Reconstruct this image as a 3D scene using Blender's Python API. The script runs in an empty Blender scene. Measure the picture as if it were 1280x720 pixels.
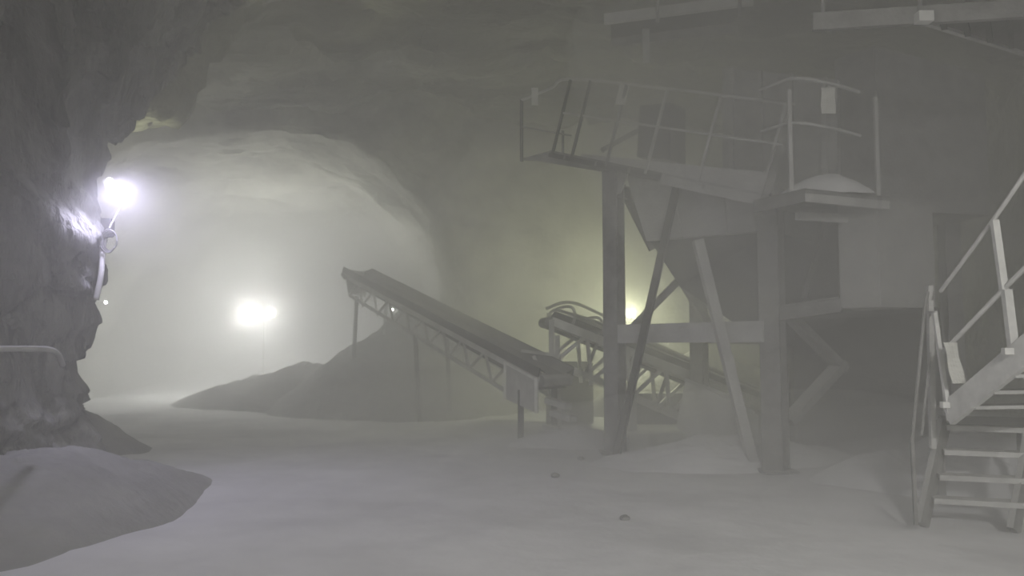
import bpy, bmesh, math, random
from mathutils import Vector, Matrix, noise
random.seed(7)
SC = bpy.context.scene
COL = SC.collection
V = Vector

# ------------------------------------------------------------------ camera
F = 960.0; EYE = 1.6; PITCH = math.atan(65 / F)
cd = bpy.data.cameras.new('camera'); cam = bpy.data.objects.new('camera', cd); COL.objects.link(cam)
cam.location = (0, 0, EYE); cam.rotation_euler = (math.pi / 2 + PITCH, 0, 0)
cd.sensor_width = 36; cd.lens = 27; cd.clip_end = 300
SC.camera = cam

def at(px, py, Y):
    """point of the place seen at a pixel, Y metres in front of the camera"""
    u = (px - 640) / F; v = (360 - py) / F
    c, s = math.cos(PITCH), math.sin(PITCH)
    t = Y / (c - v * s)
    return V((u * t, Y, EYE + (s + v * c) * t))

def onfloor(px, py, z=0.0):
    u = (px - 640) / F; v = (360 - py) / F
    c, s = math.cos(PITCH), math.sin(PITCH)
    t = (z - EYE) / (s + v * c)
    return V((u * t, (c - v * s) * t, z))

# ------------------------------------------------------------------ world: dust haze in the whole mine, exposure
HAZE = 0.052
w = bpy.data.worlds.new('mine_air'); SC.world = w; w.use_nodes = True
nt = w.node_tree; nt.nodes.clear()
wo = nt.nodes.new('ShaderNodeOutputWorld'); bg = nt.nodes.new('ShaderNodeBackground')
bg.inputs[0].default_value = (0, 0, 0, 1); bg.inputs[1].default_value = 0
vs = nt.nodes.new('ShaderNodeVolumeScatter')
vs.inputs['Color'].default_value = (0.93, 0.93, 0.90, 1)
vs.inputs['Density'].default_value = HAZE
vs.inputs['Anisotropy'].default_value = 0.35
nt.links.new(bg.outputs[0], wo.inputs['Surface']); nt.links.new(vs.outputs[0], wo.inputs['Volume'])
SC.cycles.volume_bounces = 3
SC.cycles.max_bounces = 6
SC.cycles.diffuse_bounces = 3
SC.cycles.use_denoising = True
SC.view_settings.view_transform = 'Standard'; SC.view_settings.look = 'None'
SC.view_settings.gamma = 1; SC.view_settings.exposure = 0.0
SC.view_settings.use_curve_mapping = False

def lamp(name, loc, power, color, radius=0.1, spot=None, target=None, blend=0.6):
    ld = bpy.data.lights.new(name, 'SPOT' if spot else 'POINT')
    ld.energy = power; ld.color = color; ld.shadow_soft_size = radius
    o = bpy.data.objects.new(name, ld); COL.objects.link(o); o.location = loc
    if spot:
        ld.spot_size = math.radians(spot); ld.spot_blend = blend
        o.rotation_euler = (V(target) - V(loc)).to_track_quat('-Z', 'Y').to_euler()
    return o

LED = at(141, 236, 8.1)
WORK = at(325, 391, 23.0)
YEL = at(787, 394, 16.0)
for dx in (-.32, .32): lamp('work_light_glow', WORK + V((dx, -0.3, 0)), 480, (1.0, 1.0, 0.91), 0.2)
lamp('led_flood_glow', LED + V((0.10, -0.12, 0.0)), 130, (0.76, 0.72, 1.0), 0.1, 160, LED + V((.7, -.45, -1.0)), 0.6)
lamp('yellow_lamp_glow', YEL + V((0, -0.15, 0.05)), 195, (0.98, 1.0, 0.64), 0.12)
lamp('side_passage_lamp', (-7.9, 11.6, 3.3), 1300, (1.0, 1.0, 0.62), 0.08, 46, (-6.2, 11.5, 5.2), 0.5)
lamp('cavern_fill_spot', (2.2, -5.0, 6.2), 8300, (1.0, 0.975, 0.92), 0.4, 74, (1.9, 7.0, -1.0), 1.0)  # unseen spot added to brighten the floor while the roof stays dim
lamp('fill_light_behind', (-1.5, -8.0, 3.6), 210, (1.0, 0.97, 0.90), 0.5)  # unseen fill added behind the camera for soft grey light

CLOUDS = [   # centre, radii, density
    ((-7.5, 25.0, 2.6), (7.5, 9.5, 4.6), 0.11, 'bright cloud of dust filling the haulage tunnel', 1),
    ((-4.0, 18.0, 0.8), (8.0, 4.6, 2.8), 0.070, 'cloud of dust at the tunnel mouth around the stockpile', 2),
    ((3.5, 8.75, 4.1), (3.0, 1.6, 2.5), 0.22, 'grey cloud of dust hanging in front of the plant housing', 3),
    ((4.6, 9.6, 1.6), (3.2, 1.9, 2.2), 0.14, 'grey cloud of dust under the discharge chute behind the stairs', 7),
    ((3.4, 10.0, 0.15), (4.2, 2.0, 0.75), 0.30, 'low bank of dust rolling round the column feet', 4),
    ((-0.6, 13.2, 0.2), (3.2, 2.8, 0.9), 0.07, 'low bank of dust round the tail of the left conveyor', 5),
    ((-2.7, 15.4, 2.2), (3.6, 2.3, 2.5), 0.06, 'wide pale cloud of dust round the left conveyor', 8),
    ((-2.6, 15.5, 2.3), (2.2, 1.3, 1.6), 0.10, 'pale cloud of dust veiling the raised end of the left conveyor', 11),
    ((4.3, 7.3, 0.15), (1.9, 1.0, 0.55), 0.32, 'low bank of dust round the foot of the access stairs', 9),
    (tuple(LED + V((0.05, 0, 0))), (1.0, 0.95, 0.9), 0.13, 'added dust cloud widening the violet halo of the flood light on the pillar', 10),  # extra haze added only to enlarge the lamp's halo
    ((1.5, 15.5, 2.8), (3.8, 2.6, 3.2), 0.08, 'greenish cloud of dust lit by the yellow lamp', 6),
]

# ------------------------------------------------------------------ materials
def mat(name, base, var=0.25, scale=3.0, bump=0.3, rough=0.9, dust=0.0, dustcol=(0.42, 0.42, 0.40), bscale=None, metal=0.0, stretch=(1, 1, 1), bdist=0.12):
    m = bpy.data.materials.new(name); m.use_nodes = True
    n = m.node_tree; b = n.nodes['Principled BSDF']; L = n.links.new
    tc = n.nodes.new('ShaderNodeTexCoord'); mp = n.nodes.new('ShaderNodeMapping'); L(tc.outputs['Object'], mp.inputs[0])
    mp.inputs['Scale'].default_value = stretch
    nz = n.nodes.new('ShaderNodeTexNoise'); nz.inputs['Scale'].default_value = scale; nz.inputs['Detail'].default_value = 8
    nz.inputs['Roughness'].default_value = 0.62
    L(mp.outputs[0], nz.inputs['Vector'])
    cr = n.nodes.new('ShaderNodeValToRGB')
    lo = [c * (1 - var) for c in base]; hi = [min(1, c * (1 + var)) for c in base]
    cr.color_ramp.elements[0].color = (*lo, 1); cr.color_ramp.elements[1].color = (*hi, 1)
    cr.color_ramp.elements[0].position = 0.32; cr.color_ramp.elements[1].position = 0.68
    L(nz.outputs[0], cr.inputs[0])
    out = cr.outputs[0]
    if dust > 0:      # settled dust lies on surfaces that face up
        g = n.nodes.new('ShaderNodeNewGeometry'); sp = n.nodes.new('ShaderNodeSeparateXYZ'); L(g.outputs['Normal'], sp.inputs[0])
        mr = n.nodes.new('ShaderNodeMapRange'); mr.inputs[1].default_value = 0.1; mr.inputs[2].default_value = 0.8
        mr.inputs[3].default_value = 0; mr.inputs[4].default_value = dust; L(sp.outputs['Z'], mr.inputs[0])
        mx = n.nodes.new('ShaderNodeMix'); mx.data_type = 'RGBA'; L(mr.outputs[0], mx.inputs[0]); L(out, mx.inputs[6])
        mx.inputs[7].default_value = (*dustcol, 1); out = mx.outputs[2]
    L(out, b.inputs['Base Color'])
    b.inputs['Roughness'].default_value = rough; b.inputs['Metallic'].default_value = metal
    b.inputs['Specular IOR Level'].default_value = 0.2
    n2 = n.nodes.new('ShaderNodeTexNoise'); n2.inputs['Scale'].default_value = bscale or scale * 3; n2.inputs['Detail'].default_value = 7
    L(mp.outputs[0], n2.inputs['Vector'])
    bp = n.nodes.new('ShaderNodeBump'); bp.inputs['Strength'].default_value = bump; bp.inputs['Distance'].default_value = bdist
    L(n2.outputs[0], bp.inputs['Height']); L(bp.outputs[0], b.inputs['Normal'])
    return m

def glow(name, color, strength):
    m = bpy.data.materials.new(name); m.use_nodes = True; n = m.node_tree; n.nodes.clear()
    o = n.nodes.new('ShaderNodeOutputMaterial'); e = n.nodes.new('ShaderNodeEmission')
    e.inputs[0].default_value = (*color, 1); e.inputs[1].default_value = strength
    n.links.new(e.outputs[0], o.inputs[0]); return m

M = dict(
    rock=mat('rock_wall', (0.23, 0.23, 0.215), 0.6, 0.9, 1.0, 0.95, 0.5, (0.42, 0.42, 0.39), 2.4, stretch=(1.3, 1.3, .4), bdist=.45),
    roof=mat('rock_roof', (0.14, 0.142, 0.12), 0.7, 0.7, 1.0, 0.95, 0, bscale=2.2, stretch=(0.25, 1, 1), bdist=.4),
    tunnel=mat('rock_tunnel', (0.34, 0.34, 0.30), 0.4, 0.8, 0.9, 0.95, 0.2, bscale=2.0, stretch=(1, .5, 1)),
    floor=mat('dust_floor', (0.78, 0.78, 0.78), 0.12, 0.6, 0.12, 0.95, bscale=4),
    pile=mat('rubble_dust', (0.30, 0.30, 0.29), 0.25, 1.5, 0.5, 0.95, 0.25, (0.42, 0.42, 0.41), 5),
    steel=mat('dusty_steel', (0.25, 0.25, 0.24), 0.25, 5, 0.15, 0.8, 0.9, (0.45, 0.45, 0.43), 30),
    pale=mat('dusty_pale_steel', (0.50, 0.50, 0.48), 0.16, 4, 0.15, 0.8, 0.7, (0.52, 0.52, 0.5), 30),
    plate=mat('dusty_plate', (0.36, 0.36, 0.345), 0.16, 3, 0.15, 0.8, 0.7, (0.5, 0.5, 0.48), 30),
    white=mat('dusty_white_paint', (0.72, 0.72, 0.69), 0.13, 6, 0.1, 0.7, 0.5, (0.6, 0.6, 0.58), 40),
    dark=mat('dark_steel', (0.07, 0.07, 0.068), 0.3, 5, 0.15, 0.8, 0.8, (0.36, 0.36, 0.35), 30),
    rubber=mat('conveyor_rubber', (0.10, 0.10, 0.10), 0.3, 5, 0.1, 0.9, 0.8, (0.30, 0.30, 0.29), 25),
    cloth=mat('white_sheet', (0.64, 0.64, 0.59), 0.08, 8, 0.1, 0.8),
    cable=mat('grey_cable', (0.16, 0.16, 0.16), 0.2, 8, 0.1, 0.7, 0.6),
    led=glow('led_panel_light', (0.93, 0.94, 1.0), 12),
    work=glow('work_lamp_light', (0.97, 1.0, 0.94), 60),
    yel=glow('yellow_lamp_light', (1.0, 1.0, 0.72), 25),
    small=glow('small_lamp_light', (0.95, 1.0, 0.85), 70),
)

# ------------------------------------------------------------------ mesh helpers
def link(name, bm, m, parent=None, smooth=False):
    me = bpy.data.meshes.new(name); bm.normal_update(); bm.to_mesh(me); bm.free()
    if smooth:
        for p in me.polygons: p.use_smooth = True
    me.materials.append(M[m])
    o = bpy.data.objects.new(name, me); COL.objects.link(o)
    if parent: o.parent = parent
    if parent and parent.type == 'EMPTY':
        o.matrix_parent_inverse = Matrix.Translation(-V(parent.location))
    return o

def thing(name, label, cat, loc, group=None):
    o = bpy.data.objects.new(name, None); COL.objects.link(o); o.location = loc
    o.empty_display_size = 0.2
    o['label'] = label; o['category'] = cat
    if group: o['group'] = group
    return o

def tag(o, label, cat, group=None, kind=None):
    o['label'] = label; o['category'] = cat
    if group: o['group'] = group
    if kind: o['kind'] = kind
    return o

def frame_of(a, b, up=V((0, 0, 1))):
    x = (b - a).normalized()
    if abs(x.dot(up)) > 0.98: up = V((0, 1, 0))
    y = up.cross(x).normalized(); z = x.cross(y).normalized()
    return x, y, z

def prism(bm, a, b, prof, up=V((0, 0, 1))):
    """sweep a closed profile [(side, up)] from a to b"""
    x, y, z = frame_of(a, b, up)
    r = [[bm.verts.new(p + y * s + z * t) for s, t in prof] for p in (a, b)]
    n = len(prof)
    for i in range(n):
        bm.faces.new((r[0][i], r[0][(i + 1) % n], r[1][(i + 1) % n], r[1][i]))
    bm.faces.new(list(reversed(r[0]))); bm.faces.new(r[1])

def box_prof(w, h): return [(-w / 2, -h / 2), (w / 2, -h / 2), (w / 2, h / 2), (-w / 2, h / 2)]
def i_prof(w, h, t=0.018):
    w /= 2; h /= 2
    return [(-w, -h), (w, -h), (w, -h + t), (t / 2, -h + t), (t / 2, h - t), (w, h - t), (w, h), (-w, h), (-w, h - t), (-t / 2, h - t), (-t / 2, -h + t), (-w, -h + t)]
def l_prof(w, t=0.012):
    return [(0, 0), (w, 0), (w, t), (t, t), (t, w), (0, w)]
def c_prof(w, h, t=0.014):
    h /= 2
    return [(0, -h), (w, -h), (w, -h + t), (t, -h + t), (t, h - t), (w, h - t), (w, h), (0, h)]
def tube_prof(r, n=10): return [(r * math.cos(2 * math.pi * i / n), r * math.sin(2 * math.pi * i / n)) for i in range(n)]

def bar(bm, a, b, w, h=None, up=V((0, 0, 1))): prism(bm, V(a), V(b), box_prof(w, h or w), up)
def tube(bm, pts, r, n=10):
    pts = [V(p) for p in pts]
    rings = []
    for i, p in enumerate(pts):
        d = (pts[min(i + 1, len(pts) - 1)] - pts[max(i - 1, 0)]).normalized()
        up = V((0, 0, 1)) if abs(d.z) < 0.95 else V((0, 1, 0))
        y = up.cross(d).normalized(); z = d.cross(y)
        rings.append([bm.verts.new(p + y * c + z * s) for c, s in tube_prof(r, n)])
    for a, b in zip(rings, rings[1:]):
        for i in range(n): bm.faces.new((a[i], a[(i + 1) % n], b[(i + 1) % n], b[i]))
    bm.faces.new(list(reversed(rings[0]))); bm.faces.new(rings[-1])

def smoothpath(pts, n=8):
    pts = [V(p) for p in pts]; P = [pts[0]] + pts + [pts[-1]]; out = []
    for i in range(1, len(P) - 2):
        for k in range(n):
            t = k / n; a, b, c, d = P[i - 1], P[i], P[i + 1], P[i + 2]
            out.append(0.5 * ((2 * b) + (c - a) * t + (2 * a - 5 * b + 4 * c - d) * t * t + (3 * b - a - 3 * c + d) * t ** 3))
    return out + [pts[-1]]

def slab(bm, poly, thick):
    """closed plate: polygon (list of points) given a real thickness along `thick`"""
    a = [bm.verts.new(V(p)) for p in poly]; b = [bm.verts.new(V(p) + V(thick)) for p in poly]
    n = len(a)
    bm.faces.new(a); bm.faces.new(list(reversed(b)))
    for i in range(n): bm.faces.new((a[(i + 1) % n], a[i], b[i], b[(i + 1) % n]))

def hexa(bm, c):
    """box from 8 corners: 4 bottom, 4 top"""
    v = [bm.verts.new(V(p)) for p in c]
    for f in ((3, 2, 1, 0), (4, 5, 6, 7), (0, 1, 5, 4), (1, 2, 6, 5), (2, 3, 7, 6), (3, 0, 4, 7)): bm.faces.new([v[i] for i in f])

def one(fn, *a, **k):
    bm = bmesh.new(); fn(bm, *a, **k); return bm
def fixn(bm):
    bmesh.ops.recalc_face_normals(bm, faces=bm.faces[:]); return bm

# ------------------------------------------------------------------ rock
def fr(p, s, oct=5, H=0.9):
    return noise.fractal(p * s, H, 2.1, oct)
def crag(p, s):
    d, pts = noise.voronoi(p * s)
    return (pts[0] - p * s).z * 0.6 + (d[1] - d[0]) * 0.35
def rocky(p, amp):
    q = p + 0.5 * V([noise.noise(p * 0.45 + o) for o in (V((9.1, 0, 0)), V((0, 7.3, 0)), V((0, 0, 5.7)))])
    return amp * (0.9 * fr(q, 0.35, 4) + 0.42 * crag(V((q.x, q.y, q.z * .7)), 0.75) + 0.16 * crag(q, 2.1) + 0.07 * fr(q, 3.1, 3))

def wallrock(p, amp):
    q = V((p.x, p.y, p.z * .45))              # ribs and clefts run steeply up the wall
    c = p.y - (6.55 + (4.7 - p.z) * .62 + .12 * noise.noise(p * 1.7)) if p.x > -6 else 9      # long diagonal cleft with a ridge beside it
    k = -.42 * math.exp(-(c / .22) ** 2) + .26 * math.exp(-((c - .34) / .13) ** 2) if p.z > 3.0 else 0
    return k * min(1, max(0, p.z - 3.0) * 1.5) + rocky(p, amp) + amp * (0.55 * crag(q, 1.3) + .30 * crag(q + V((3, 1, 0)), 2.9) - .35 * abs(fr(q, .9, 3)))
def roofrock(p, amp):
    q = V((p.x * .35, p.y, p.z))              # ledges run across the roof
    return rocky(p, amp) + amp * (0.8 * crag(q, .9) + .5 * crag(q + V((5, 2, 0)), 1.9) - .5 * abs(fr(q, .7, 3)))
def surface(name, f, nu, nv, amp, m, kind='structure', ampf=None, flip=False, disp=rocky):
    pts = [[f(i / (nu - 1), j / (nv - 1)) for j in range(nv)] for i in range(nu)]
    bm = bmesh.new(); vs_ = []
    for i in range(nu):
        row = []
        for j in range(nv):
            a = pts[min(i + 1, nu - 1)][j] - pts[max(i - 1, 0)][j]; b = pts[i][min(j + 1, nv - 1)] - pts[i][max(j - 1, 0)]
            n = a.cross(b); n = n.normalized() if n.length > 1e-9 else V((0, 0, 1))
            if flip: n = -n
            p = pts[i][j]; k = amp * (ampf(i / (nu - 1), j / (nv - 1)) if ampf else 1)
            row.append(bm.verts.new(p + n * disp(p, k)))
        vs_.append(row)
    for i in range(nu - 1):
        for j in range(nv - 1):
            q = (vs_[i][j], vs_[i + 1][j], vs_[i + 1][j + 1], vs_[i][j + 1])
            bm.faces.new(tuple(reversed(q)) if flip else q)
    o = link(name, bm, m, smooth=True)
    if kind: o['kind'] = kind
    return o

def interp(path, t):
    """piecewise-smooth lookup in a list of vectors, t in 0..1"""
    x = t * (len(path) - 1); i = min(int(x), len(path) - 2); u = x - i
    a, b, c, d = path[max(i - 1, 0)], path[i], path[i + 1], path[min(i + 2, len(path) - 1)]
    return 0.5 * ((2 * b) + (c - a) * u + (2 * a - 5 * b + 4 * c - d) * u * u + (3 * b - a - 3 * c + d) * u ** 3)

def floor_z(x, y):
    z = 0.06 * fr(V((x, y, 3.3)), 0.4, 4)
    z += 0.02 * fr(V((x, y, 1.3)), 2.0, 3)
    return z
def floor_f(u, v):
    x = -17 + 29 * u; y = -8 + 54 * (v ** 1.35); return V((x, y, floor_z(x, y)))
surface('floor', floor_f, 220, 300, 0.0, 'floor', disp=lambda p, k: 0)

# left pillar: follows the near wall, rounds the corner and goes off into the side passage
WL = [V(p) - V((.27, 0, 0)) for p in ((-6.6, -8, 0), (-6.2, -3, 0), (-5.9, 1, 0), (-5.5, 4.5, 0), (-4.95, 6.9, 0), (-4.62, 8.0, 0), (-5.0, 8.9, 0), (-6.6, 9.5, 0), (-9.5, 9.9, 0), (-14, 10.2, 0), (-17, 10.4, 0))]
def wl_f(u, v):
    p = interp(WL, u); q = interp(WL, min(1, u + 0.01)) - interp(WL, max(0, u - 0.01)); q.z = 0
    out = V((q.y, -q.x, 0)).normalized()
    z = -0.3 + 7.9 * v
    lean = 0.10 * max(z - .8, 0) + 0.42 * min(max(z - 3.2, 0), 1) ** 1.6 + .42 * max(0, z - 4.2) + 0.22 * max(0, z - 5.0) ** 2.2 + 0.25 * math.exp(-(z - 0.2) ** 2 / .3) - .12
    return V((p.x, p.y, z)) + out * lean
surface('wall_left', wl_f, 400, 190, 0.44, 'rock', disp=lambda p, k: wallrock(p, k))

# roof of the cavern, lower toward the walls
def roof_f(u, v):
    x = -17 + 27.5 * u; y = -8 + 27.5 * v
    z = 7.0 - 0.012 * (x + 2) ** 2 + 0.02 * (y - 8)
    if x > 6: z -= 0.32 * (x - 6) ** 1.6
    z -= 1.75 * math.exp(-(((x + 6.0) ** 2 / 1.7) ** 2 + ((y - 11.8) ** 2 / 1.2) ** 1.5))     # a hanging knob of rock by the side passage
    return V((x, y, z))
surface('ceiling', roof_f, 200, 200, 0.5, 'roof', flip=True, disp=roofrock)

# right wall
WR = [V(p) for p in ((7.2, -8, 0), (7.4, 0, 0), (7.5, 5, 0), (7.3, 9, 0), (7.4, 12, 0), (7.7, 15, 0), (7.6, 19.5, 0))]
def wr_f(u, v):
    p = interp(WR, u); z = -0.3 + 7.8 * v
    return V((p.x - 0.05 * z + 0.012 * z * z, p.y, z))
surface('wall_right', wr_f, 200, 90, 0.55, 'rock', flip=True)

# end wall of the cavern and the haulage tunnel that leaves through it (one continuous rock surface)
def arch(a, hw, h, cx, y):
    """a in -1..1 round the section from the left foot over the crown to the right foot"""
    ang = math.pi / 2 * (1 - a)
    c, s = math.cos(ang), math.sin(ang)
    e = 0.72
    return V((cx + hw * math.copysign(abs(c) ** e, c), y, h * max(0, s) ** e - 0.25))
RINGS = [(13.5, 15.5, -6.3, 18.3), (8.8, 9.5, -6.3, 18.0), (6.2, 7.4, -6.3, 17.6), (5.45, 6.75, -6.3, 17.5), (5.1, 6.55, -6.4, 18.0), (4.95, 6.45, -6.5, 19.2),
         (4.9, 6.4, -6.6, 20.8), (4.9, 6.3, -6.9, 23.0), (4.9, 6.2, -7.5, 26), (4.8, 6.0, -8.6, 30), (4.6, 5.9, -10.4, 35), (4.2, 5.6, -13, 40), (3.8, 5.0, -16, 44)]
RV = [(V((r[0], r[1], r[2])), V((r[3], 0, 0))) for r in RINGS]
def tun_f(u, v):
    a = interp([r[0] for r in RV], v); y = interp([r[1] for r in RV], v).x
    return arch(-1 + 2 * u, a.x, a.y, a.z, y)
surface('wall_back', tun_f, 230, 260, 0.42, 'tunnel', ampf=lambda u, v: 0.6 + 0.5 * v, flip=False)


# ------------------------------------------------------------------ thicker clouds in the dusty air
def cloud(c, r, dens, label, seed=0, col=(0.93, 0.93, 0.91)):
    m = bpy.data.materials.new('dust_cloud'); m.use_nodes = True; n = m.node_tree; n.nodes.clear()
    o = n.nodes.new('ShaderNodeOutputMaterial'); v = n.nodes.new('ShaderNodeVolumeScatter')
    v.inputs['Color'].default_value = (*col, 1); v.inputs['Density'].default_value = dens; v.inputs['Anisotropy'].default_value = 0.35
    n.links.new(v.outputs[0], o.inputs['Volume']); M['dust_cloud'] = m
    bm = bmesh.new(); bmesh.ops.create_icosphere(bm, subdivisions=5, radius=1)
    for q in bm.verts:
        k = 1 + 0.22 * noise.noise(q.co * 1.4 + V((seed, 0, 0))) + 0.10 * noise.noise(q.co * 3.2 + V((0, seed, 0)))
        q.co = V((q.co.x * r[0] * k, q.co.y * r[1] * k, q.co.z * r[2] * k))
    ob = link('dust_cloud', bm, 'dust_cloud', smooth=True); ob.location = c
    tag(ob, label, 'dust', kind='stuff')
for a in CLOUDS: cloud(*a)

# ------------------------------------------------------------------ heaps
def heap(name, c, rx, ry, h, label, cat, m='pile', seed=0, rot=0, n=70, sharp=1.0, rough=0.22, base=-0.12):
    bm = bmesh.new(); rings = []
    R = Matrix.Rotation(rot, 3, 'Z')
    for i in range(n + 1):
        t = i / n; row = []
        for j in range(96):
            an = 2 * math.pi * j / 96
            p = R @ V((rx * t * math.cos(an), ry * t * math.sin(an), 0))
            e = 1 + 0.16 * noise.noise(V((math.cos(an) * 1.3 + seed, math.sin(an) * 1.3, seed)))
            p *= e
            prof = (1 - t) if sharp >= 1 else (1 - t * t) * (1 - sharp) + (1 - t) * sharp
            q = V((c[0] + p.x, c[1] + p.y, 0))
            z = h * prof + rough * h * fr(q + V((0, 0, seed)), 1.1, 5) * (1 - t ** 3) + 0.05 * crag(q, 3.0) * (1 - t ** 4)
            row.append(bm.verts.new((q.x - c[0], q.y - c[1], z + base * t + floor_z(q.x, q.y) * t)))
            if i == 0: break
        rings.append(row)
    for i in range(1, n + 1):
        for j in range(96):
            k = (j + 1) % 96
            if i == 1: bm.faces.new((rings[0][0], rings[1][j], rings[1][k]))
            else: bm.faces.new((rings[i - 1][j], rings[i][j], rings[i][k], rings[i - 1][k]))
    o = link(name, bm, m, smooth=True); o.location = (c[0], c[1], 0)
    return tag(o, label, cat)

heap('rubble_berm', (-4.5, 6.8), 1.5, 3.0, 0.62, 'low dusty rubble berm at foot of left rock pillar under the violet lamp', 'rubble pile', seed=2, sharp=0.3, rot=-0.1, rough=.12)
heap('rubble_berm', (-6.9, 11.0), 1.9, 1.3, 0.75, 'low greenish rubble hump on the floor behind the left pillar berm', 'rubble pile', seed=8, sharp=0.3)
heap('stockpile', (-2.55, 18.4), 3.6, 3.0, 2.35, 'grey stockpile below the raised end of the long left conveyor', 'stockpile', seed=4, n=90, rough=0.06)
heap('stockpile', (-5.2, 19.6), 3.6, 2.4, 1.0, 'low hazy spread of muck in front of the tunnel, left of the stockpile', 'stockpile', seed=5, sharp=.5)
heap('backdrop_heap', (4.1, 16.3), 3.2, 0.8, 1.45, 'dark heap added as a shaded backdrop behind the rear conveyor under the yellow lamp', 'rubble pile', 'dark', seed=12, sharp=0.3)  # added heap: its dark colour stands in for the darkness below the conveyor
heap('dust_drift', (5.3, 8.8), 2.0, 1.2, 0.55, 'pale dust drift under the machine housing behind the stairs', 'dust drift', 'floor', seed=6, sharp=0.3)
heap('dust_drift', (2.9, 10.2), 2.2, 0.9, 0.34, 'low pale dust drift between the feet of the steel columns', 'dust drift', 'floor', seed=9, sharp=0.3)
heap('dust_drift', (1.0, 12.2), 1.3, 0.8, 0.25, 'small pale dust drift around the tail end of the long left conveyor', 'dust drift', 'floor', seed=11, sharp=0.3)

# loose stones on the floor
def stone(px, py, r, label):
    p = onfloor(px, py); bm = bmesh.new(); bmesh.ops.create_icosphere(bm, subdivisions=3, radius=r)
    for v in bm.verts: v.co *= 1 + 0.35 * crag(v.co / r + V((px, py, 0)), 0.9); v.co.z *= 0.6
    o = link('stone', bm, 'pile'); o.location = (p.x, p.y, floor_z(p.x, p.y) + r * 0.35)
    tag(o, label, 'stone')
stone(694, 598, 0.05, 'small dark stone on the floor below the tail of the left conveyor')
stone(781, 648, 0.045, 'small dark stone on the open floor nearest the camera')
stone(726, 572, 0.05, 'small dark stone on the floor close to the tall left column')

# ------------------------------------------------------------------ screening plant on its steel frame
plant = thing('screening_plant', 'tall grey steel screening plant with sloping walkway, hopper and columns on the cavern floor', 'machine', (2.4, 10.2, 0))
def part(name, bm, m, parent=plant, smooth=False):
    o = link(name, fixn(bm), m, parent, smooth); return o

def ibeam(bm, a, b, w, h, up=V((0, 0, 1))): prism(bm, V(a), V(b), i_prof(w, h), up)

YA, YB = 11.0, 9.5
A0 = onfloor(768, 565); A0 = V((at(768, 400, YA).x, YA, -0.1)); A1 = V((A0.x, YA, at(765, 213, YA).z))
B0 = V((at(966, 400, YB).x, YB, -0.1)); B1 = V((B0.x, YB, at(966, 262, YB).z))
du = (B0 - A0).normalized(); bk = V((-du.y, du.x, 0)).normalized()   # along the frame, and away behind it
if bk.y < 0: bk = -bk
back = bk * 2.6
def column(a, b, w=0.23):
    bm = bmesh.new(); prism(bm, a, b, i_prof(w, w, 0.03), up=bk)
    bar(bm, b - V((0, 0, .02)), b + V((0, 0, .012)), .3, .3); bar(bm, a + V((0, 0, .1)), a + V((0, 0, .13)), .42, .42)
    part('column', bm, 'steel')
column(A0, A1); column(B0, B1, 0.25)
A0b, A1b, B0b, B1b = A0 + back, A1 + back, B0 + back, B1 + back
column(A0b, A1b - V((0, 0, .2))); column(B0b, B1b - V((0, 0, .2)))
# gusset under the walkway at the head of the left column
bm = bmesh.new(); q = du * 0.02
slab(bm, [A1 + du * -.2, A1 + du * .28, A1 + du * .12 + V((0, 0, -.35)), A1 + du * -.1 + V((0, 0, -.35))], bk * 0.03)
part('gusset', bm, 'pale')
# broad pale beam between the columns
a, b = at(772, 417.5, YA), at(958, 414, YB); b.z = a.z + 0.02
part('beam', one(prism, a - bk * .1, b - bk * .1, box_prof(0.06, 0.26)), 'pale')
part('beam', one(ibeam, A0b + V((0, 0, 1.75)), B0b + V((0, 0, 1.75)), .16, .22), 'steel')
part('beam', one(ibeam, A0 + V((0, 0, 3.85)), A0b + V((0, 0, 3.85)), .16, .2), 'steel')
part('beam', one(ibeam, B0 + V((0, 0, 2.02)), V((at(1052, 382, 9.0).x, 9.0, 2.02)), .12, .18), 'steel')
# braces
part('brace', one(prism, at(849, 236, 10.35), V((at(773, 560, 10.35).x, 10.35, 0.0)), l_prof(0.10, .02)), 'dark')
part('brace', one(prism, at(843, 250, 10.42), V((at(782, 560, 10.42).x, 10.42, 0.4)), l_prof(0.05, .015)), 'steel')
part('brace', one(bar, at(872, 300, 9.75), V((at(942, 575, 9.75).x, 9.75, 0.0)), .15, .12), 'pale')
part('brace', one(bar, at(776, 232, 11.2), at(816, 312, 11.2), .12, .10), 'dark')
part('brace', one(bar, at(868, 330, 11.5), at(788, 412, 11.5), .15, .1), 'steel')
part('brace', one(bar, at(842, 335, 11.6), at(892, 415, 11.6), .17, .1), 'steel')
part('brace', one(bar, at(868, 348, 11.4), at(905, 408, 11.4), .11, .06), 'pale')
part('brace', one(bar, at(980, 388, 9.7), at(1054, 462, 10.2), .16, .1), 'steel')
part('brace', one(bar, at(1052, 454, 10.2), at(984, 528, 9.7), .19, .1), 'steel')
part('brace', one(bar, at(1038, 270, 10.4), at(1004, 372, 10.4), .08, .06), 'steel')

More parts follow.
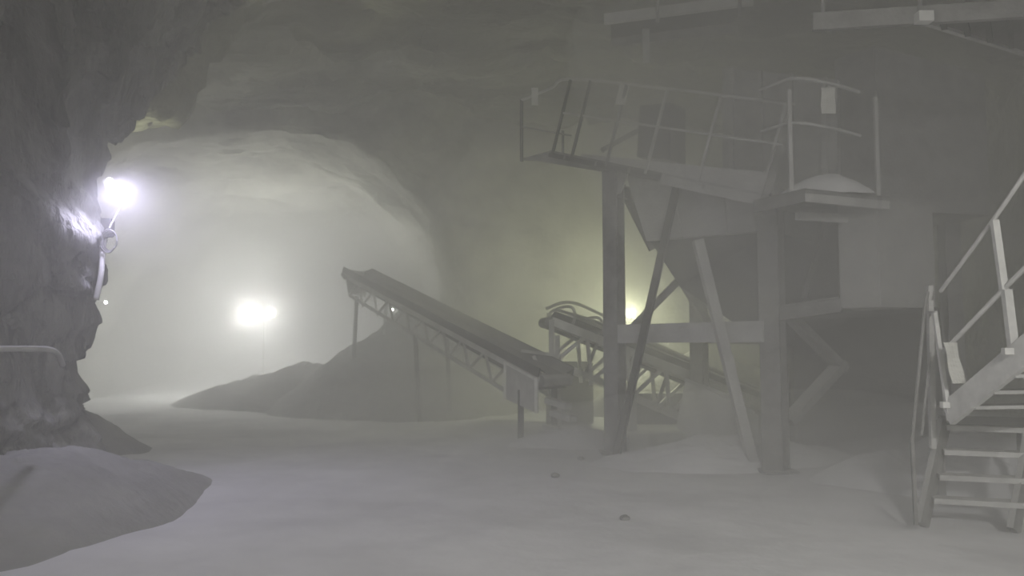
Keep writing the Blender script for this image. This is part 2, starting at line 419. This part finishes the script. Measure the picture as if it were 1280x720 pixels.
# hopper: pale upper collar and the dark funnel below
def quad(pts): return [V(p) for p in pts]
H0, H1 = at(781, 214, 11.1), at(968, 232, 9.55)
K0, K1 = at(808, 301, 10.85), at(962, 288, 9.55)
bm = bmesh.new(); hexa(bm, [K0, K1, K1 + back * .75, K0 + back * .75 + V((.2, 0, 0)), H0, H1, H1 + back * .9, H0 + back * .9])
hop = part('hopper', bm, 'pale')
for f in (0.32, 0.68):
    p0 = H0.lerp(H1, f) - bk * .02; p1 = K0.lerp(K1, f) - bk * .02
    rb = bmesh.new(); bar(rb, p0, p1, .05, .05, up=bk); o = link('rib', fixn(rb), 'pale', hop); o.matrix_parent_inverse = Matrix.Identity(4)
N0, N1 = at(846, 362, 10.9), at(962, 408, 9.9)
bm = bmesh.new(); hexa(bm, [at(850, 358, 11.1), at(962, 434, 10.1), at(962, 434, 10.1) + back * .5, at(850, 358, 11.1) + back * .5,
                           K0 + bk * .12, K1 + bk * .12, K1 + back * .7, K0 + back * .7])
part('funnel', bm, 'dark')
# sloping walkway
E0, E1 = at(689, 188, 11.4), at(962, 243, 9.2)
D = (E1 - E0); d = D.normalized(); up = (V((0, 0, 1)) - d * d.z).normalized()
side = V((-D.y, D.x, 0)).normalized()
if side.y < 0: side = -side
C0 = at(652, 198, 11.75)
bm = bmesh.new(); slab(bm, [E0, E1, E1 + side * .85, E0 + side * .85 + d * .15, C0], -up * .03)
walk = part('walkway', bm, 'steel')
def sub(name, bm, m, p=walk):
    o = link(name, fixn(bm), m, p); o.matrix_parent_inverse = Matrix.Identity(4); return o
sub('edge_channel', one(prism, E0 - d * .03 - up * .05, E0 + d * 2.0 - up * .05, c_prof(.05, .10), up=up), 'dark')  # dark colour puts in the shade on the walkway's underside
sub('edge_channel', one(prism, E0 + d * 1.98 - up * .07, E1 - up * .07, c_prof(.05, .16), up=up), 'pale')
bm = bmesh.new(); slab(bm, [E0 + d * .55 + side * .03, E1 + side * .03, E1 + side * .03 + up * .26, E0 + d * .55 + side * .03 + up * .04], side * .012)
sub('toe_board', bm, 'pale')
bm = bmesh.new()
for k in range(6): bar(bm, E0.lerp(E1, k / 6 + .08) - up * .06, E0.lerp(E1, k / 6 + .08) - up * .06 + side * .8, .04, .06, up=up)
sub('cross_bearer', bm, 'steel')
RH = 1.08
rail = part('guard_rail', one(tube, smoothpath([C0 + V((0, 0, .92)), C0.lerp(E0, .45) + up * (RH - .06), E0 + up * RH + d * .05, E0.lerp(E1, .5) + up * (RH + .02), E1 + up * (RH + .02)], 8), .021), 'pale')
sub('mid_rail', one(tube, [E0 + d * .02 + up * RH * .53, E1 + up * RH * .56], .017), 'pale', rail)
Lp = D.length
for f, mm in ((0.012, 'dark'), (0.118, 'dark'), (0.30, 'steel'), (0.49, 'pale'), (0.72, 'pale'), (0.97, 'pale')):
    p = E0 + D * f
    sub('post', one(bar, p - up * .06, p + up * (RH + .01), .035, .035, up=d), mm, rail)
sub('post', one(bar, C0 - V((0, 0, .05)), C0 + V((0, 0, .93)), .038, .038, up=d), 'dark', rail)
sub('post', one(bar, C0.lerp(E0, .5) + side * .55 + d * .1, C0.lerp(E0, .5) + side * .55 + d * .1 + V((0, 0, .5)), .03, .03, up=d), 'steel', rail)
sub('mid_rail', one(tube, [C0 + V((0, 0, .5)), C0 + d * .85 + V((0, 0, .52)) + side * .2], .014), 'steel', rail)

# platform at the low end of the walkway with its own railing
P0, P1 = at(942, 240, 8.9), at(1006, 233, 8.2)
P2, P3 = at(1112, 252, 8.7), at(1020, 262, 9.9)
zt = P1.z
for p in (P0, P1, P2, P3): p.z = zt - 0.02
bm = bmesh.new(); slab(bm, [P0, P1, P2, P3], (0, 0, -.05)); plat = part('platform', bm, 'steel')
sub('edge_beam', one(prism, P0 - V((0, 0, .08)), P1 - V((0, 0, .08)), c_prof(.05, .13)), 'steel', plat)
sub('edge_beam', one(prism, P1 - V((0, 0, .08)), P2 - V((0, 0, .08)), c_prof(.05, .13)), 'pale', plat)
sub('edge_beam', one(prism, P1 + V((.1, .5, -.22)), P2 + V((.05, .4, -.22)), box_prof(.08, .09)), 'pale', plat)
tr = [at(950, 112, 8.9), at(982, 100, 8.45), at(1003, 98, 8.22), at(1040, 105, 8.35), at(1074, 115, 8.5)]
rail2 = part('guard_rail', one(tube, smoothpath(tr, 6), .019), 'pale')
sub('mid_rail', one(tube, smoothpath([p - V((0, 0, .50)) for p in tr], 6), .016), 'pale', rail2)
for p in (P0.lerp(P1, .75), P1.lerp(P2, .86)): sub('post', one(bar, p, p + V((0, 0, 1.14)), .04, .04), 'pale', rail2)

# tilted screen box behind the walkway
S0, S1 = at(866, 216, 10.3) + side * .9, at(1010, 232, 8.7) + side * 1.0
T0, T1 = at(866, 62, 10.3) + side * .9, at(1010, 72, 8.7) + side * 1.0
bm = bmesh.new(); hexa(bm, [S0, S1, S1 + bk * 1.8, S0 + bk * 1.8, T0, T1, T1 + bk * 1.8, T0 + bk * 1.8])
scr = part('screen_box', bm, 'pale')
bm = bmesh.new()
for k in range(4): bar(bm, S0.lerp(S1, .1 + k * .27) - side * .03, T0.lerp(T1, .1 + k * .27) - side * .03, .06, .06, up=side)
sub('stiffener', bm, 'pale', scr)
part('dark_box', one(hexa, [at(796, 196, 12) , at(838, 200, 12), at(838, 200, 12) + bk * .5, at(796, 196, 12) + bk * .5, at(800, 132, 12), at(838, 128, 12), at(838, 128, 12) + bk * .5, at(800, 132, 12) + bk * .5]), 'dark')  # dark box set behind the left part of the walkway
part('brace', one(bar, at(752, 188, 12.1), at(826, 148, 12.1), .07, .07), 'steel')
# tall housing and its discharge chute
U = V((0, 0, 1))
def tower(name, pxs, ztop, zbot, m, taper=0.0, parent=plant):
    bm = bmesh.new(); lo = [V((p.x, p.y, zbot)) for p in pxs]; hi = [V((p.x, p.y, ztop[i] if isinstance(ztop, (list, tuple)) else ztop)) for i, p in enumerate(pxs)]
    hexa(bm, lo + hi); bmesh.ops.bevel(fixn(bm), geom=bm.edges[:], offset=.015, segments=2, affect='EDGES'); return part(name, bm, m, parent)
f0, f1, f2 = at(1046, 200, 9.6), at(1097, 200, 9.1), at(1236, 200, 9.5)
f3 = f2 + (f0 - f1) + V((0, 1.2, 0))
hs = tower('housing', [f0, f1, f2, f3], [at(1046, 74, 9.6).z, at(1097, 56, 9.1).z, at(1236, 92, 9.5).z, 4.9], at(1097, 262, 9.1).z, 'steel')
g0, g1, g2 = at(1048, 300, 8.95), at(1098, 300, 8.75), at(1168, 300, 8.9)
tower('discharge_chute', [g0, g1, g2, g2 + V((-.5, 1.0, 0))], at(1098, 250, 8.75).z, at(1098, 384, 8.75).z, 'plate')
tower('dark_backing_box', [V((at(985, 400, 10.9).x, 10.7, 0)), V((at(1165, 400, 10.7).x, 10.5, 0)), V((at(1165, 400, 10.7).x + .2, 11.6, 0)), V((at(985, 400, 10.9).x, 11.6, 0))], 2.05, -.05, 'dark')  # dark block added to keep the area behind the braces in shade
tower('dark_backing_panel', [at(974, 300, 11.0), at(1046, 300, 10.8), at(1052, 300, 11.2) + V((0, .1, 0)), at(974, 300, 11.0) + V((0, .3, 0))], at(1000, 262, 10.9).z, at(1000, 374, 10.9).z, 'dark')  # dark sheet added to make the gap beside the column look shaded
for px in (1190,): part('column', one(ibeam, V((at(px, 400, 10.2).x, 10.2, -.1)), V((at(px, 400, 10.2).x, 10.2, 3.3)), .2, .2), 'steel')

# dust lying on the low platform
hp = heap('dust_mound', (P0.lerp(P2, .52).x + .02, P0.lerp(P2, .52).y - .02), .60, .38, .27, 'rounded mound of dust heaped on the low platform of the screening plant', 'dust mound', 'floor', seed=3, sharp=0.0, rough=.2, n=40, base=0.0)
hp.location.z = zt - 0.03

# sheets tied to the railings
def sheet(top, wdir, w_, h_, label, lean=0.0):
    bm = bmesh.new(); nx, ny = 5, 10; g = []
    nrm = wdir.cross(V((0, 0, 1))).normalized()
    for s in (0, 1):
        g.append([[bm.verts.new(top + wdir * ((i / nx - .5) * w_ + lean * j / ny) - V((0, 0, h_ * j / ny)) + nrm * (0.012 * math.sin(j * .7 + i * .5) + s * .008)) for i in range(nx + 1)] for j in range(ny + 1)])
    for s in (0, 1):
        for j in range(ny):
            for i in range(nx): bm.faces.new((g[s][j][i], g[s][j][i + 1], g[s][j + 1][i + 1], g[s][j + 1][i]))
    for j in range(ny):
        for i in (0, nx): bm.faces.new((g[0][j][i], g[0][j + 1][i], g[1][j + 1][i], g[1][j][i]))
    for i in range(nx):
        for j in (0, ny): bm.faces.new((g[0][j][i], g[0][j][i + 1], g[1][j][i + 1], g[1][j][i]))
    o = link('sheet_tag', fixn(bm), 'cloth'); return tag(o, label, 'tag', 'pale sheets tied to railings')
X = V((1, 0, 0))
sheet(at(668.5, 110, 11.45), X, .10, .27, 'narrow pale tag tied at the far left end of the walkway rail')
sheet(at(781, 105, 10.55), X, .14, .30, 'pale tag hanging from the walkway top rail above the left column', lean=-.07)
sheet(at(1034.5, 110, 8.25), X, .155, .29, 'yellowish pale tag hanging from the low platform rail beside the housing')

# ------------------------------------------------------------------ conveyors
def frustum_box(bm, a, b, w, h, up): prism(bm, a, b, box_prof(w, h), up)
def conveyor(name, label, tail, head, width, depth, nbay, m_truss, chord=.07):
    d = (head - tail).normalized(); s = V((-d.y, d.x, 0)).normalized()
    if s.y > 0: s = -s                      # s points to the camera side
    u = d.cross(s); u = u if u.z > 0 else -u
    root = thing(name, label, 'conveyor', (tail.x, tail.y, 0))
    L = (head - tail).length
    def P(t, side, h): return tail + d * (t * L) + s * side * width / 2 + u * h
    def pt(nm, bm, m): return link(nm, fixn(bm), m, root)
    for sd in (-1, 1):
        bm = bmesh.new()
        bar(bm, P(0, sd, 0), P(1, sd, 0), chord, chord * 1.25, up=u); bar(bm, P(0.06, sd, -depth), P(.93, sd, -depth * .8), chord * .8, chord * .85, up=u)
        n = nbay
        for k in range(n):
            t0, t1 = .06 + .87 * k / n, .06 + .87 * (k + 1) / n
            bar(bm, P(t0, sd, -depth), P((t0 + t1) / 2, sd, 0), chord / 2, chord * .6, up=s); bar(bm, P((t0 + t1) / 2, sd, 0), P(t1, sd, -depth * (1 - .2 * t1)), chord / 2, chord * .6, up=s)
        pt('truss', bm, m_truss)
    bm = bmesh.new()                        # troughed belt, carrying and return strand
    n = 40
    prof = [(-.5, .13), (-.22, .03), (.22, .03), (.5, .13)]
    rows = [[bm.verts.new(P(i / n, 0, 0) + s * (a * width) + u * (h + .06)) for a, h in prof] + [bm.verts.new(P(i / n, 0, 0) + s * (a * width) + u * (h + .045)) for a, h in reversed(prof)] for i in range(n + 1)]
    for r0, r1 in zip(rows, rows[1:]):
        for j in range(8): bm.faces.new((r0[j], r0[(j + 1) % 8], r1[(j + 1) % 8], r1[j]))
    bar(bm, P(0, 0, -.16), P(1, 0, -.10), width * .8, .015, up=u)
    pt('belt', bm, 'rubber')
    for k in range(1, nbay + 1):
        t = k / (nbay + 1); pt('idler_roller', one(tube, [P(t, -.92, .0), P(t, .92, .0)], .04, 10), 'steel')
    for t, nm in ((0, 'tail_pulley'), (1, 'head_pulley')):
        pt(nm, one(tube, [P(t, -.85, -.02), P(t, .85, -.02)], .10, 20), 'steel')
    return root, P, d, s, u, pt

t1 = at(694, 474, 12.7); h1 = at(446, 344, 18.0)
root, P, d, s, u, pt = conveyor('belt_conveyor', 'long hazy belt conveyor climbing left from the dark box to the stockpile', t1, h1, 0.75, 0.46, 9, 'pale')
# skirt plates along the belt
for sd in (-1, 1):
    bm = bmesh.new(); slab(bm, [P(0, sd, .02), P(1, sd, .02), P(1, sd, .17), P(0, sd, .2)], s * .012 * sd); pt('skirt_plate', bm, 'dark')
# tail guard box
bm = bmesh.new(); a, b = P(-.0, 1.12, .02), P(.115, 1.12, .02)
slab(bm, [a, b, b - V((0, 0, .62)), a - V((0, 0, .55))], -s * .06)
bmesh.ops.bevel(fixn(bm), geom=bm.edges[:], offset=.01, segments=1, affect='EDGES')
gd = pt('tail_guard', bm, 'pale')
bm = bmesh.new()
for e0, e1 in ((a, a - V((0, 0, .55))), (a, b), (b, b - V((0, 0, .62)))): bar(bm, e0 + s * .01, e1 + s * .01, .045, .045)
o = link('guard_frame', fixn(bm), 'white', gd); o.matrix_parent_inverse = Matrix.Identity(4)
# tail end: take-up frame, scraper boxes, feet
e = P(0, 0, 0)
for k, (dx, dz, ln) in enumerate(((.18, -.35, .5), (.26, -.55, .5), (.14, -.78, .46))):
    c = e + V((dx, -.15, dz)) + s * .2
    pt('takeup_bar', one(bar, c - d * ln * .5 + V((0, 0, .02)), c + d * ln * .5 - V((0, 0, .06)), .16, .09), 'pale')
for sd in (-1, 1):
    p = P(.05, sd, -.3); pt('leg', one(bar, p, V((p.x, p.y, -.05)), .10, .10), 'dark')
    p = P(.52, sd, -.4); pt('leg', one(bar, p, V((p.x + .1, p.y, -.05)), .08, .08), 'steel')
for sd in (-1, 1):
    for tt in (.88,):
        p = P(tt, sd, -.3); pt('leg', one(bar, p, V((p.x - .1, p.y, .0)), .07, .07), 'steel')
a = P(1.0, 0, 0)
pt('discharge_hood', one(hexa, [a + V((-.15, -.3, -.42)), a + V((.15, -.3, -.5)), a + V((.15, .3, -.5)), a + V((-.15, .3, -.42)), a + V((-.2, -.38, .12)), a + V((.25, -.38, .04)), a + V((.25, .38, .04)), a + V((-.2, .38, .12))]), 'steel')

t2 = at(955, 508, 14.4); h2 = at(684, 402, 13.9)
root, P, d, s, u, pt = conveyor('belt_conveyor', 'shorter belt conveyor with pale truss and hoops passing behind the steel columns', t2, h2, 0.85, 0.80, 5, 'white', .12)
for sd in (1,):
    bm = bmesh.new()
    for k in range(1, 6): bar(bm, P(k / 6.3, sd, 0), P(k / 6.3, sd, -.75), .05, .05, up=s)
    pt('upright', bm, 'pale')
# bent hoops over the head of the belt and its side rail
for k, t in enumerate((.985, .86, .70)):
    pts = [P(t, -1, .05), P(t, -1, .22), P(t - .03, -.55, .36), P(t - .05, 0, .40), P(t - .06, .55, .36), P(t - .07, 1, .22), P(t - .07, 1, .05)]
    pt('hoop', one(tube, smoothpath(pts, 6), .028, 8), 'steel')
pt('side_rail', one(tube, smoothpath([P(1.01, -1, .25), P(.93, -1, .52), P(.80, -1, .54), P(.55, -1, .40), P(.2, -1, .36)], 6), .03, 8), 'steel')
pt('side_rail', one(tube, smoothpath([P(1.0, 1, .22), P(.78, 1, .28), P(.4, 1, .24), P(.1, 1, .24)], 6), .028, 8), 'steel')
bm = bmesh.new(); slab(bm, [P(.97, .6, .06), P(.35, .6, .06), P(.35, .3, .26), P(.92, .3, .3)], -u * .02); pt('belt_cover', bm, 'pale')
for k, t in enumerate((.93, .60)):
    for sd in (-1, 1):
        p = P(t, sd, -.5); pt('leg', one(bar, p, V((p.x, p.y, -.05)), .12, .12), 'pale')
# head frame brackets
for off, z0, z1 in ((0.0, .02, -.62), (.10, -.25, -.95)):
    a = P(1.0, 1, 0) + V((off, -.05, z0)); b = P(1.0, 1, 0) + V((off, -.05, z1)); pt('head_bracket', one(bar, a, b, .09, .05), 'pale')
a = P(1.0, 1, -.5); pt('head_plate', one(bar, a + V((-.35, -.1, -.05)), a + V((.2, -.1, -.12)), .3, .05), 'pale')
a = P(1.0, 1, -.75); pt('head_plate', one(bar, a + V((-.05, -.1, .1)), a + V((.12, -.1, -.35)), .12, .06), 'pale')

# big pale side plate leaning at the foot of the rear conveyor
bm = bmesh.new()
pl = [at(857, 474, 11.6), at(925, 500, 11.2), at(948, 520, 10.9), at(950, 576, 10.9), at(900, 574, 11.2), at(845, 534, 11.6)]
slab(bm, pl, bk * .05); o = link('feed_plate', fixn(bm), 'white'); tag(o, 'large flat pale steel plate standing behind the leaning brace at the column foot', 'steel plate')
bar_ = bmesh.new(); bar(bar_, pl[0] - bk * .02, pl[1] - bk * .02, .05, .05); o2 = link('flange', fixn(bar_), 'pale', o); o2.matrix_parent_inverse = Matrix.Identity(4)

# dark cabinet under the head of the rear conveyor
cb = thing('drive_cabinet', 'dark boxy drive cabinet on the floor between the two conveyors', 'cabinet', (at(722, 500, 14.9).x, 14.9, 0))
x0, x1 = at(694, 500, 14.8).x, at(742, 500, 14.8).x; z1 = at(722, 452, 14.8).z
bm = bmesh.new(); hexa(bm, [V((x0, 14.8, 0)), V((x1, 14.8, 0)), V((x1, 15.5, 0)), V((x0, 15.5, 0)), V((x0, 14.8, z1)), V((x1, 14.8, z1)), V((x1, 15.5, z1)), V((x0, 15.5, z1))])
bmesh.ops.bevel(fixn(bm), geom=bm.edges[:], offset=.03, segments=2, affect='EDGES'); link('body', bm, 'dark', cb)
bm = bmesh.new(); hexa(bm, [V((x0 + .06, 14.77, .1)), V((x1 - .06, 14.77, .1)), V((x1 - .06, 14.8, .1)), V((x0 + .06, 14.8, .1)), V((x0 + .06, 14.77, z1 - .08)), V((x1 - .06, 14.77, z1 - .08)), V((x1 - .06, 14.8, z1 - .08)), V((x0 + .06, 14.8, z1 - .08))])
link('door', fixn(bm), 'dark', cb)
x0, x1 = at(785, 500, 14.9).x, at(860, 500, 14.9).x
cb2 = thing('motor_skid', 'low dark skid box below the rear conveyor beside the tall left column', 'machine base', (x0, 14.9, 0))
bm = bmesh.new(); z1 = at(800, 492, 14.8).z; hexa(bm, [V((x0, 14.8, .12)), V((x1, 14.8, .12)), V((x1, 15.4, .12)), V((x0, 15.4, .12)), V((x0, 14.8, z1)), V((x1, 14.8, z1)), V((x1, 15.4, z1)), V((x0, 15.4, z1))])
bmesh.ops.bevel(fixn(bm), geom=bm.edges[:], offset=.03, segments=2, affect='EDGES'); link('body', bm, 'dark', cb2)
for yy in (14.85, 15.3): link('skid', one(bar, V((x0 - .1, yy, .06)), V((x1 + .1, yy, .06)), .1, .14), 'dark', cb2)

# ------------------------------------------------------------------ access stairs at the right
st = thing('access_stairs', 'pale steel access stairs with tube handrails at the right edge, near the camera', 'stairs', (4.0, 6.8, 0))
def sp(name, bm, m='white', parent=st):
    o = link(name, fixn(bm), m, parent)
    if parent is not st: o.matrix_parent_inverse = Matrix.Identity(4)
    return o
LF, LT = V((at(1152, 650, 6.85).x, 6.85, -0.02)), at(1180, 528, 7.15)
tdir = (at(1274, 600, 6.78) - at(1172, 595, 6.97)); tdir.z = 0; tdir.normalize()
WT = .70
for k in (0, 1):
    o_ = tdir * (WT * k)
    sp('stringer', one(bar, LF + o_, LT + o_, .05, .17), 'steel' if k == 0 else 'steel')
for px, py, Y in ((1184, 534, 7.13), (1181, 564, 7.06), (1175, 595, 6.97), (1168, 624, 6.9)):
    a = at(px - 3, py, Y); b = a + tdir * WT
    sp('tread', one(bar, a, b, .17, .045), 'pale')
# landing
A = at(1182, 529, 7.12); bmv = bmesh.new()
slab(bmv, [A, A + tdir * .75, A + tdir * .75 + V((.35, .75, 0)), A + V((.35, .75, 0))], (0, 0, -.04)); sp('landing', bmv, 'steel')
for q in (A + V((.33, .72, -.04)), A + tdir * .72 + V((.33, .7, -.04))): sp('leg', one(bar, q, V((q.x, q.y, -.05)), .07, .07), 'steel')
# upper flight
Q1, Q2 = at(1187, 516, 6.6), at(1268, 450, 5.85)
fd = (Q2 - Q1).normalized(); Q0 = Q1 - fd * .02; Q3 = Q2 + fd * 1.6
sp('stringer', one(bar, Q0, Q3, .05, .20), 'white')
off = V((.78, .12, 0))
sp('stringer', one(bar, Q0 + off, Q3 + off, .05, .20), 'white')
n = 9; Lq = (Q3 - Q0).length
for k in range(1, n + 1):
    c = Q0 + fd * (Lq * k / (n + .5)) - V((0, 0, .06)); c2 = c + off
    if c.z > 0: sp('tread', one(bar, c, c2, .20, .028), 'pale')
# handrails
pb1, pt1 = at(1187, 526, 6.6), at(1168, 391, 6.6)
pb2, pt2 = at(1270, 462, 5.88), at(1243, 275, 5.88)
hr = sp('handrail', one(tube, [at(1176, 364, 6.62), pt2 + V((0, 0, 0.01)), at(1300, 190, 5.4)], .017))
sp('mid_rail', one(tube, [at(1178, 441, 6.6), at(1258, 358, 5.86), at(1300, 316, 5.5)], .019), 'white', hr)
sp('post', one(bar, pb1, pt1, .034, .034), 'white', hr)
sp('post', one(bar, pb2, at(1258, 362, 5.88), .062, .05), 'white', hr)
sp('post', one(bar, at(1255, 362, 5.88), pt2, .052, .04), 'white', hr)
# lower rail: upright, stub and sloping hand rail to the foot
up0, up1 = at(1166, 560, 6.95), at(1162, 357, 6.8)
lr = sp('handrail', one(tube, smoothpath([up1, at(1156, 388, 6.78), at(1148, 470, 6.72), at(1140, 552, 6.66)], 5), .014, 8), 'steel')
sp('post', one(bar, up0, up1, .045, .045), 'pale', lr)
sp('stub', one(bar, at(1162, 391, 6.8), at(1170, 391, 6.6), .03, .03), 'pale', lr)
sp('post', one(bar, at(1140, 552, 6.66), V((at(1146, 600, 6.66).x, 6.7, .02)), .028, .028), 'steel', lr)
sp('mid_rail', one(tube, [at(1164, 430, 6.86), at(1152, 545, 6.74)], .012, 8), 'steel', lr)
for p in (at(1184, 506, 6.58), at(1262, 439, 5.84)): sp('bracket', one(bar, p - V((.05, 0, 0)), p + V((.04, 0, 0)), .05, .05), 'white')
o = sheet(at(1187, 428, 6.45), X, .11, .34, 'white sheet strip hanging from the mid rail of the access stairs', lean=.06); o['group'] = 'pale sheets tied to railings'

# ------------------------------------------------------------------ overhead platform at top right, hung from the roof
ov = thing('overhead_platform', 'pale steel overhead platform hung from the roof at the top right corner', 'platform', (4.4, 7, 5.0))
def op(nm, bm, m='pale'): return link(nm, fixn(bm), m, ov)
za = at(1150, 22, 7.2)
nb = V((at(1290, 12, 7.05).x, 7.05, za.z)); lb = at(1016, 17, 7.4); lb.z = za.z + .05; fb = V((at(1290, 68, 8.12).x, 8.12, za.z))
bm = bmesh.new(); slab(bm, [za, nb, nb + V((1.2, 0, 0)), fb + V((1.2, .2, 0)), fb], (0, 0, .03)); op('deck', bm, 'dark')
op('edge_beam', one(prism, lb, nb + V((.4, -.15, 0)), c_prof(.06, .17)), 'steel')
op('edge_beam', one(prism, za, fb, c_prof(.05, .07)), 'pale')
op('bracket', one(bar, za + V((-.06, -.05, -.02)), za + V((.08, -.05, -.02)), .10, .10), 'white')
for p in (za, za + V((1.6, -.1, 0)), lb + V((.1, 0, 0))): op('hanger', one(tube, [p, V((p.x, p.y, 7.5))], .022, 8), 'steel')
bm = bmesh.new()
for k in range(1, 5): bar(bm, za.lerp(nb, k / 5).lerp(za.lerp(fb, k / 5), .1) - V((0, 0, .03)), za.lerp(nb, k / 5).lerp(za.lerp(fb, k / 5), .9) - V((0, 0, .03)), .05, .05)
op('cross_bearer', bm, 'dark')
ov2 = thing('overhead_beam', 'faint pale overhead beam hung from the roof above the walkway', 'beam', (2.2, 9.6, 5.2))
def oq(nm, bm, m='pale'): return link(nm, fixn(bm), m, ov2)
a, b = at(755, 23, 10.0), at(942, 21, 9.4); b.z = a.z
oq('beam', one(prism, a, b, c_prof(.07, .13)), 'pale')
oq('beam', one(prism, a + V((.2, .8, .0)), b + V((.1, .9, 0)), c_prof(.07, .13)), 'steel')
bm = bmesh.new(); slab(bm, [a + V((.1, .05, .05)), b + V((0, .05, .05)), b + V((0, .85, .05)), a + V((.2, .8, .05))], (0, 0, .02)); oq('deck', bm, 'dark')
p = at(822, 22, 9.75); oq('hanger', one(tube, [p - V((0, 0, .06)), V((p.x, p.y, 7.4))], .024, 8), 'steel')
p = at(925, 22, 9.45); oq('hanger', one(tube, [p, V((p.x, p.y, 7.4))], .024, 8), 'steel')
p = at(807, 30, 10.5); oq('drop_post', one(bar, p, V((p.x, p.y, at(807, 78, 10.5).z)), .09, .09), 'pale')

# ------------------------------------------------------------------ lamps, cables, pipe
fl = thing('flood_light', 'small glaring violet-white flood light on the left rock pillar', 'lamp', LED)
ax = (at(146, 249, 8.25) - at(135, 222, 8.25)).normalized()
bm = bmesh.new(); c = LED; sx = V((ax.z, 0, -ax.x)).normalized()
sx = -sx if sx.x < 0 else sx
bar(bm, c - ax * .125, c + ax * .125, .06, .075, up=sx); bmesh.ops.bevel(fixn(bm), geom=bm.edges[:], offset=.02, segments=3, affect='EDGES')
link('lens', bm, 'led', fl)
bm = bmesh.new(); bar(bm, c - ax * .12 + V((-.045, .05, 0)), c + ax * .12 + V((-.045, .05, 0)), .05, .075, up=sx); link('lamp_housing', fixn(bm), 'white', fl)
bm = bmesh.new(); tube(bm, [c + ax * .1, c + ax * .2 + V((0, .02, 0)), V((c.x - .02, c.y, c.z - .42))], .012, 8); link('bracket', bm, 'pale', fl)
cb3 = thing('junction_box', 'dark junction box with a coiled cable on the rock below the flood light', 'box', at(133, 290, 8.2))
j = at(134, 285, 8.2)
bm = bmesh.new(); bar(bm, j - V((0, 0, .10)), j + V((0, 0, .10)), .12, .10); bmesh.ops.bevel(fixn(bm), geom=bm.edges[:], offset=.012, segments=2, affect='EDGES'); link('body', bm, 'dark', cb3)
bm = bmesh.new(); cc = at(138, 302, 8.15)
for k in range(3):
    r = .10 + .012 * k
    tube(bm, [cc + V((math.cos(t / 20 * math.tau) * r * .7, -.02 * k + .01 * math.sin(t), math.sin(t / 20 * math.tau) * r)) for t in range(21)], .008, 6)
link('cable_coil', fixn(bm), 'cable', cb3)
bm = bmesh.new(); tube(bm, smoothpath([at(130, 298, 8.2), at(128, 320, 8.15), at(126, 345, 8.12), at(120, 375, 8.1)], 6), .03, 10)
o = link('conduit', fixn(bm), 'white', smooth=True); tag(o, 'pale dust-covered cable conduit running down the pillar edge below the junction box', 'conduit')
pp = at(2, 436, 6.4); bm = bmesh.new()
tube(bm, smoothpath([at(-40, 436, 5.9), at(0, 436, 6.25), at(45, 436, 6.55), at(62, 437, 6.7), at(72, 443, 6.85), at(78, 456, 7.1)], 6), .026, 12)
o = link('wall_pipe', fixn(bm), 'pale', smooth=True); tag(o, 'thin dusty horizontal pipe fixed across the left rock wall', 'pipe')

wk = thing('work_light', 'glaring white pair of work lights far down the hazy tunnel', 'lamp', (WORK.x, WORK.y + .4, 0))
for dx in (-.30, .30):
    bm = bmesh.new(); tube(bm, [WORK + V((dx, 0, 0)), WORK + V((dx, .05, 0))], .15, 24); link('lens', fixn(bm), 'work', wk)
    bm = bmesh.new(); tube(bm, [WORK + V((dx, .06, 0)), WORK + V((dx, .3, 0))], .18, 24); link('lamp_housing', fixn(bm), 'dark', wk)
link('crossbar', one(bar, WORK + V((-.7, .35, 0)), WORK + V((.7, .35, 0)), .08, .08), 'dark', wk)
link('mast', one(bar, WORK + V((0, .4, .1)), V((WORK.x, WORK.y + .4, 0)), .05, .05), 'dark', wk)
yl = thing('yellow_lamp', 'small glaring yellow lamp behind the tall left steel column', 'lamp', (YEL.x, YEL.y + .2, 0))
bm = bmesh.new(); bmesh.ops.create_uvsphere(bm, u_segments=20, v_segments=12, radius=.06); bmesh.ops.translate(bm, verts=bm.verts[:], vec=YEL); link('bulb', bm, 'yel', yl, True)
link('lamp_housing', one(bar, YEL + V((0, .12, 0)), YEL + V((0, .2, 0)), .3, .24), 'dark', yl)
link('mast', one(bar, YEL + V((0, .2, .1)), V((YEL.x, YEL.y + .2, 0)), .06, .06), 'dark', yl)
SM = at(132, 378, 20.5)
sm = thing('small_lamp', 'tiny distant lamp glowing beside the left pillar edge', 'lamp', SM)
bm = bmesh.new(); bmesh.ops.create_uvsphere(bm, u_segments=16, v_segments=10, radius=.045); bmesh.ops.translate(bm, verts=bm.verts[:], vec=SM); link('bulb', bm, 'small', sm, True)
link('wall_arm', one(bar, SM + V((0, .06, .0)), SM + V((-1.1, .1, 0.1)), .03, .03), 'dark', sm)

G = at(490, 387, 16.6)
gl = thing('small_lamp', 'tiny glinting lamp hanging below the raised end of the left conveyor', 'lamp', G)
bm = bmesh.new(); bmesh.ops.create_uvsphere(bm, u_segments=16, v_segments=10, radius=.035); bmesh.ops.translate(bm, verts=bm.verts[:], vec=G); link('bulb', bm, 'small', gl, True)
link('bracket', one(bar, G + V((0, .05, .03)), G + V((.02, .12, .42)), .03, .03), 'dark', gl)
